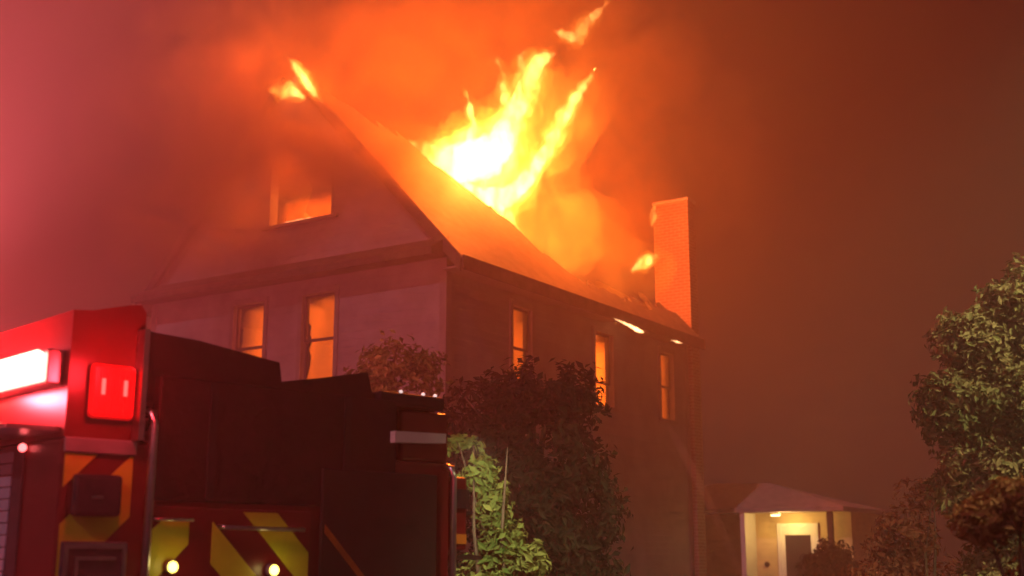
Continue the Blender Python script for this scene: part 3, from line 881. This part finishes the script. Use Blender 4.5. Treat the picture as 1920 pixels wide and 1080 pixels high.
# ------------------------------------------------------------------ trees and shrubs
def leaf_cloud(lobes, n, size, seed, inner=0.35, gaps=-0.22):
    """leaf-sized folded faces spread through lobes (x,y,z, rx,ry,rz); returns mesh with a tone attribute"""
    r = np.random.default_rng(seed)
    vol = np.array([l[3] * l[4] * l[5] for l in lobes]) ** 0.75
    pick = r.choice(len(lobes), n, p=vol / vol.sum())
    lb = np.array(lobes)[pick]
    d = r.normal(size=(n, 3)); d /= np.linalg.norm(d, axis=1)[:, None]
    rad = inner + (1 - inner) * r.random(n) ** 0.6
    lump = np.array([noise.noise(Vector((d[i, 0] * 2.2 + pick[i] * 7, d[i, 1] * 2.2, d[i, 2] * 2.2))) for i in range(n)])
    rad = rad * (1 + 0.45 * lump) + r.normal(0, 0.03, n)
    c = lb[:, :3] + d * rad[:, None] * lb[:, 3:]
    # clump the leaves round twig ends
    gap = np.array([noise.noise(Vector(c[i]) * 2.6) for i in range(n)])
    keep = gap > gaps
    c, d = c[keep], d[keep]; n = len(c)
    nrm = d + r.normal(0, 0.7, (n, 3)) + np.array([0, 0, 0.4]); nrm /= np.linalg.norm(nrm, axis=1)[:, None]
    t = np.cross(nrm, r.normal(size=(n, 3))); t /= np.linalg.norm(t, axis=1)[:, None]
    b = np.cross(nrm, t)
    s = size * (0.55 + 0.9 * r.random(n))[:, None]
    v = np.empty((n, 4, 3))
    v[:, 0] = c - t * s
    v[:, 1] = c + b * s * 0.42 + nrm * s * 0.18
    v[:, 2] = c + t * s
    v[:, 3] = c - b * s * 0.42 + nrm * s * 0.18
    f = np.arange(n)[:, None] * 4
    faces = np.concatenate([np.stack([f[:, 0], f[:, 0] + 1, f[:, 0] + 2], 1), np.stack([f[:, 0], f[:, 0] + 2, f[:, 0] + 3], 1)])
    me = bpy.data.meshes.new("crown")
    me.from_pydata(v.reshape(-1, 3).tolist(), [], faces.tolist())
    tone = np.clip(0.5 + 0.9 * np.array([noise.noise(Vector(p) * 1.7) for p in c]) + r.normal(0, 0.16, n), 0, 1)
    a = me.attributes.new("tone", 'FLOAT', 'POINT')
    a.data.foreach_set("value", np.repeat(tone, 4).astype(np.float32))
    return me


def tree(name, base, lobes, n, size, mat, bark, trunk_r, label, cat, seed, group=None, stems=1, gaps=-0.22):
    root = empty(name, base)
    tag(root, label, cat, group)
    me = leaf_cloud(lobes, n, size, seed, 0.35, gaps); me.materials.append(mat)
    o = bpy.data.objects.new("crown", me); COL.objects.link(o); o.parent = root
    r = random.Random(seed)
    zmax = max(l[2] for l in lobes)
    cx = sum(l[0] for l in lobes) / len(lobes); cyy = sum(l[1] for l in lobes) / len(lobes)
    mb = MB()
    for s in range(stems):
        ox, oy = (r.uniform(-.12, .12) * (stems > 1), r.uniform(-.12, .12) * (stems > 1))
        mid = (cx * 0.4 + ox + r.uniform(-.06, .06), cyy * 0.4 + oy, zmax * 0.45)
        topp = (cx + ox * 2, cyy + oy * 2, zmax)
        mb.tube([(ox, oy, -0.05), (ox * 1.2 + 0.02, oy, zmax * 0.2), mid, ((mid[0] + topp[0]) / 2 + r.uniform(-.08, .08), (mid[1] + topp[1]) / 2, zmax * 0.75), topp],
                [trunk_r * 1.25, trunk_r, trunk_r * 0.75, trunk_r * 0.45, trunk_r * 0.12], 9)
    mb.build("trunk", bark, root, smooth=True)
    lm = MB()
    for l in lobes:
        f = 0.35 + 0.25 * r.random()
        p0 = (cx * f * 0.8, cyy * f * 0.8, l[2] * (0.45 + 0.1 * r.random()))
        p1 = tuple((p0[i] + l[i]) / 2 + r.uniform(-.08, .08) for i in range(3))
        lm.tube([p0, p1, l[:3], (l[0] + l[3] * r.uniform(-.6, .6), l[1], l[2] + l[5] * 0.7)], [trunk_r * .5, trunk_r * .36, trunk_r * .22, trunk_r * .05], 6)
    lm.build("limbs", bark, root, smooth=True)
    return root


LEAF = dict(
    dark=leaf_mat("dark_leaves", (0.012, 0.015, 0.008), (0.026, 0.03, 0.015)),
    green=leaf_mat("green_leaves", (0.06, 0.11, 0.02), (0.12, 0.17, 0.035), (0.2, 0.22, 0.06)),
    olive=leaf_mat("olive_leaves", (0.055, 0.075, 0.025), (0.105, 0.115, 0.04), (0.16, 0.135, 0.065)),
    warm_lit=leaf_mat("warm_lit_leaves", (0.16, 0.08, 0.035), (0.28, 0.14, 0.06)),  # orange-red light put into the leaf colour
    red_lit=leaf_mat("red_lit_leaves", (0.14, 0.05, 0.03), (0.24, 0.09, 0.045)),  # red light on the shrub painted into its leaves
)
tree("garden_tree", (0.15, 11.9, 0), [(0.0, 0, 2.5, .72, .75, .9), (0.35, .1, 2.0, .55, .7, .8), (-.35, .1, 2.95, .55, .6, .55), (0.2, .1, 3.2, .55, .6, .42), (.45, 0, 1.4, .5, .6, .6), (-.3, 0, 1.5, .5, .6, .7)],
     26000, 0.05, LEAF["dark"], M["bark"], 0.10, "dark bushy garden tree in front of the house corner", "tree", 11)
tree("young_tree", (-1.35, 14.3, 0), [(-.05, 0, 3.95, .42, .4, .34), (-.4, 0, 3.75, .3, .3, .2), (.35, 0, 3.85, .3, .3, .28), (0, 0, 3.3, .5, .5, .4)],
     4200, 0.045, LEAF["green"], M["bark"], 0.06, "slender young tree half hidden behind the fire engine roof", "tree", 12)
tree("leafy_shrub", (-0.05, 9.8, 0), [(-.36, 0, 2.56, .17, .16, .13), (-.24, -.05, 2.38, .18, .16, .15), (-.1, 0, 2.12, .14, .16, .22), (-.02, -.05, 1.8, .2, .2, .22), (.14, 0, 1.62, .2, .2, .22), (-.1, 0, 1.4, .3, .3, .35), (0, 0, .8, .4, .4, .5)],
     8000, 0.04, LEAF["green"], M["bark"], 0.03, "bright green leafy shrub beside the rear of the fire engine", "shrub", 13, stems=3)
tree("roadside_tree", (3.84, 9.0, 0), [(0.0, 0, 3.5, .33, .35, .36), (-.42, 0, 3.28, .30, .3, .26), (-.55, 0, 2.80, .32, .35, .3), (-.15, 0, 2.8, .45, .45, .4), (.3, 0, 3.1, .5, .5, .6), (-.42, 0, 2.25, .35, .4, .35), (-.05, 0, 2.1, .4, .4, .4), (-.25, 0, 1.7, .35, .35, .3), (.45, 0, 2.2, .5, .5, .6), (-.3, 0, 1.35, .45, .4, .4), (.2, 0, 1.5, .5, .45, .5)],
     64000, 0.033, LEAF["olive"], M["pale_bark"], 0.09, "tall olive green tree at the right edge of the view", "tree", 14, gaps=-0.45)
tree("red_lit_shrub", (3.95, 12.6, 0), [(0, 0, 1.9, .35, .35, .35), (-.25, 0, 1.5, .35, .35, .4), (.2, 0, 2.35, .25, .25, .25), (.25, 0, 1.2, .5, .4, .6), (-.1, 0, .7, .5, .5, .6)],
     6500, 0.045, LEAF["red_lit"], M["bark"], 0.03, "red lit shrub standing left of the tall roadside tree", "shrub", 15, stems=3)
tree("overhanging_bush", (2.75, 6.6, 0), [(-.25, 0, 1.9, .16, .18, .13), (-.05, 0, 2.0, .18, .2, .13), (.15, 0, 1.95, .2, .2, .2), (.1, 0, 1.55, .2, .25, .25)],
     6500, 0.032, LEAF["warm_lit"], M["bark"], 0.03, "low bush with red lit leaves in the bottom right corner", "bush", 16, stems=2)
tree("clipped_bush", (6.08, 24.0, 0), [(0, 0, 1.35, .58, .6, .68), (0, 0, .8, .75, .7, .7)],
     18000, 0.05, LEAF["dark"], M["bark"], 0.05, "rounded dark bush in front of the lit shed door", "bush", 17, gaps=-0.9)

# ------------------------------------------------------------------ lit shed at the right
shed = empty("garden_shed", (7.6, 29.2, 0), R(180 - 35))      # local x along the front to the left, local y out of the front face is negative
shed.rotation_euler = (0, 0, math.atan2(1.2, -1.91))
tag(shed, "small cream shed with hipped roof and lit front door", "shed")
SW, SD, SE = 4.4, 2.6, 2.9
# local +x: from the near right corner to the left, +y: towards the back is negative side
yb = -SD
MB().box(-.34, SW, yb, 0, 0, SE).build("wall", M["cream"], shed)
MB().add([(-.40, .75, SE), (SW + .5, .75, SE), (SW + .5, yb - .5, SE), (-.40, yb - .5, SE), (1.95, -1.0, SE + .68), (SW - .9, -1.0, SE + .72),
          (-.40, .75, SE - .1), (SW + .5, .75, SE - .1), (SW + .5, yb - .5, SE - .1), (-.40, yb - .5, SE - .1)],
         [(0, 1, 5, 4), (1, 2, 5), (2, 3, 4, 5), (3, 0, 4), (0, 6, 7, 1), (1, 7, 8, 2), (2, 8, 9, 3), (3, 9, 6, 0), (6, 9, 8, 7)]).build("roof", M["shed_roof"], shed)
MB().box(-.10, .02, .56, .68, 0, SE - .104).build("porch_post", M["charred_trim"], shed)
MB().box(2.0, 2.12, .003, .7, 0, SE - .104).build("porch_partition", M["white"], shed)
door = MB().box(.55, 1.35, .003, .035, .1, 2.45).build("door", M["white"], shed)
MB().box(.64, 1.26, .036, .045, .5, 2.28).build("pane", M["lens_dark"], door)
MB().tube([(1.31, .036, 1.15), (1.31, .09, 1.15)], .03, 10).build("handle", M["chrome"], door)
df = MB()
df.box(.45, .55, .003, .055, 0, 2.55); df.box(1.35, 1.45, .003, .055, 0, 2.55); df.box(.55, 1.35, .003, .055, 2.452, 2.55)
df.build("door_frame", M["white"], shed)
MB().tube([(1.75, .003, 1.6), (1.75, .03, 1.6)], .06, 12).build("socket_box", M["black"], shed)
pl = MB().box(1.2, 1.42, .42, .56, SE - .16, SE - .101).build("porch_lamp", M["white"], shed)
MB().box(1.22, 1.40, .43, .55, SE - .185, SE - .161).build("lamp_lens", glow("porch_lamp_lit", (1, .7, .28), 10), pl)
lamp("porch_lamp_light", pl, (1.0, .62, SE - .35), 38, (1.0, 0.62, 0.18), 0.06)

# ------------------------------------------------------------------ water
def spray_mat(name, dens):
    m = bpy.data.materials.new(name); m.use_nodes = True
    nt = m.node_tree; nt.nodes.clear()
    o = nt.nodes.new("ShaderNodeOutputMaterial"); s = nt.nodes.new("ShaderNodeVolumeScatter")
    s.inputs["Color"].default_value = (0.95, 0.95, 1, 1); s.inputs["Density"].default_value = dens
    nt.links.new(s.outputs[0], o.inputs["Volume"])
    return m
SPRAY = spray_mat("water_spray", 0.16)
def water(name, pts, rads, label):
    base = Vector(pts[0])
    mb = MB().tube([Vector(p) - base for p in pts], rads, 12)
    o = mb.build(name, SPRAY); o.location = base
    return tag(o, label, "water jet", "jets of water from the fire hoses")
water("hose_jet", [(2.74, 14.6, 1.3), (2.96, 18.0, 2.28), (3.15, 21.5, 3.2), (3.34, 25.0, 4.1), (3.44, 27.0, 4.6)], [.045, .07, .09, .09, .05], "long thin jet of hose water arching up to the far window")
water("hose_jet", [(2.3, 21.8, 0.9), (2.25, 22.0, 1.8), (2.2, 22.2, 2.5), (2.1, 22.4, 3.0)], [.09, .11, .08, .02], "faint upright water spray right of the dark garden tree")
water("hose_jet", [(3.15, 23.9, 1.9), (3.1, 24.0, 2.3), (3.08, 24.0, 2.65)], [.03, .06, .02], "short faint water spray left of the long jet")

# ------------------------------------------------------------------ smoky air
hz = bpy.data.materials.new("smoky_air"); hz.use_nodes = True
nt = hz.node_tree; nt.nodes.clear()
o = nt.nodes.new("ShaderNodeOutputMaterial"); pv = nt.nodes.new("ShaderNodeVolumePrincipled")
pv.inputs["Color"].default_value = (0.86, 0.77, 0.72, 1)
pv.inputs["Density"].default_value = 0.0115
pv.inputs["Anisotropy"].default_value = 0.4
pv.inputs["Density Attribute"].default_value = ""
nt.links.new(pv.outputs[0], o.inputs["Volume"])
# street lamp added out of view to light the roadside tree
post = empty("added_street_lamp", (7.2, 4.6, 0), 0)
tag(post, "added street lamp out of view, lighting the roadside tree", "street lamp")
MB().tube([(0, 0, 0), (0, 0, .5), (0, 0, 6.6)], [.11, .08, .06], 12).build("post", M["grey"], post)
MB().tube([(0, 0, 6.55), (-.3, .25, 6.85), (-1.1, .9, 6.95)], .035, 10).build("arm", M["grey"], post)
hd = MB().box(-1.5, -1.0, .78, 1.08, 6.86, 6.98).build("lamp_head", M["grey"], post, bevel=0.03)
MB().box(-1.46, -1.06, .81, 1.05, 6.845, 6.859).build("lamp_lens", glow("added_street_lamp_lit", (1, .86, .6), 12), hd)
flood("added_street_lamp_light", post, (-1.25, .93, 6.8), (-3.8, 3.9, 2.2), 3700, (1.0, 0.84, 0.40), 58)
tag(MB().box(-145, 145, -145, 145, -1.3, 18.0).build("haze", hz), "smoky night air", None, None, "stuff")
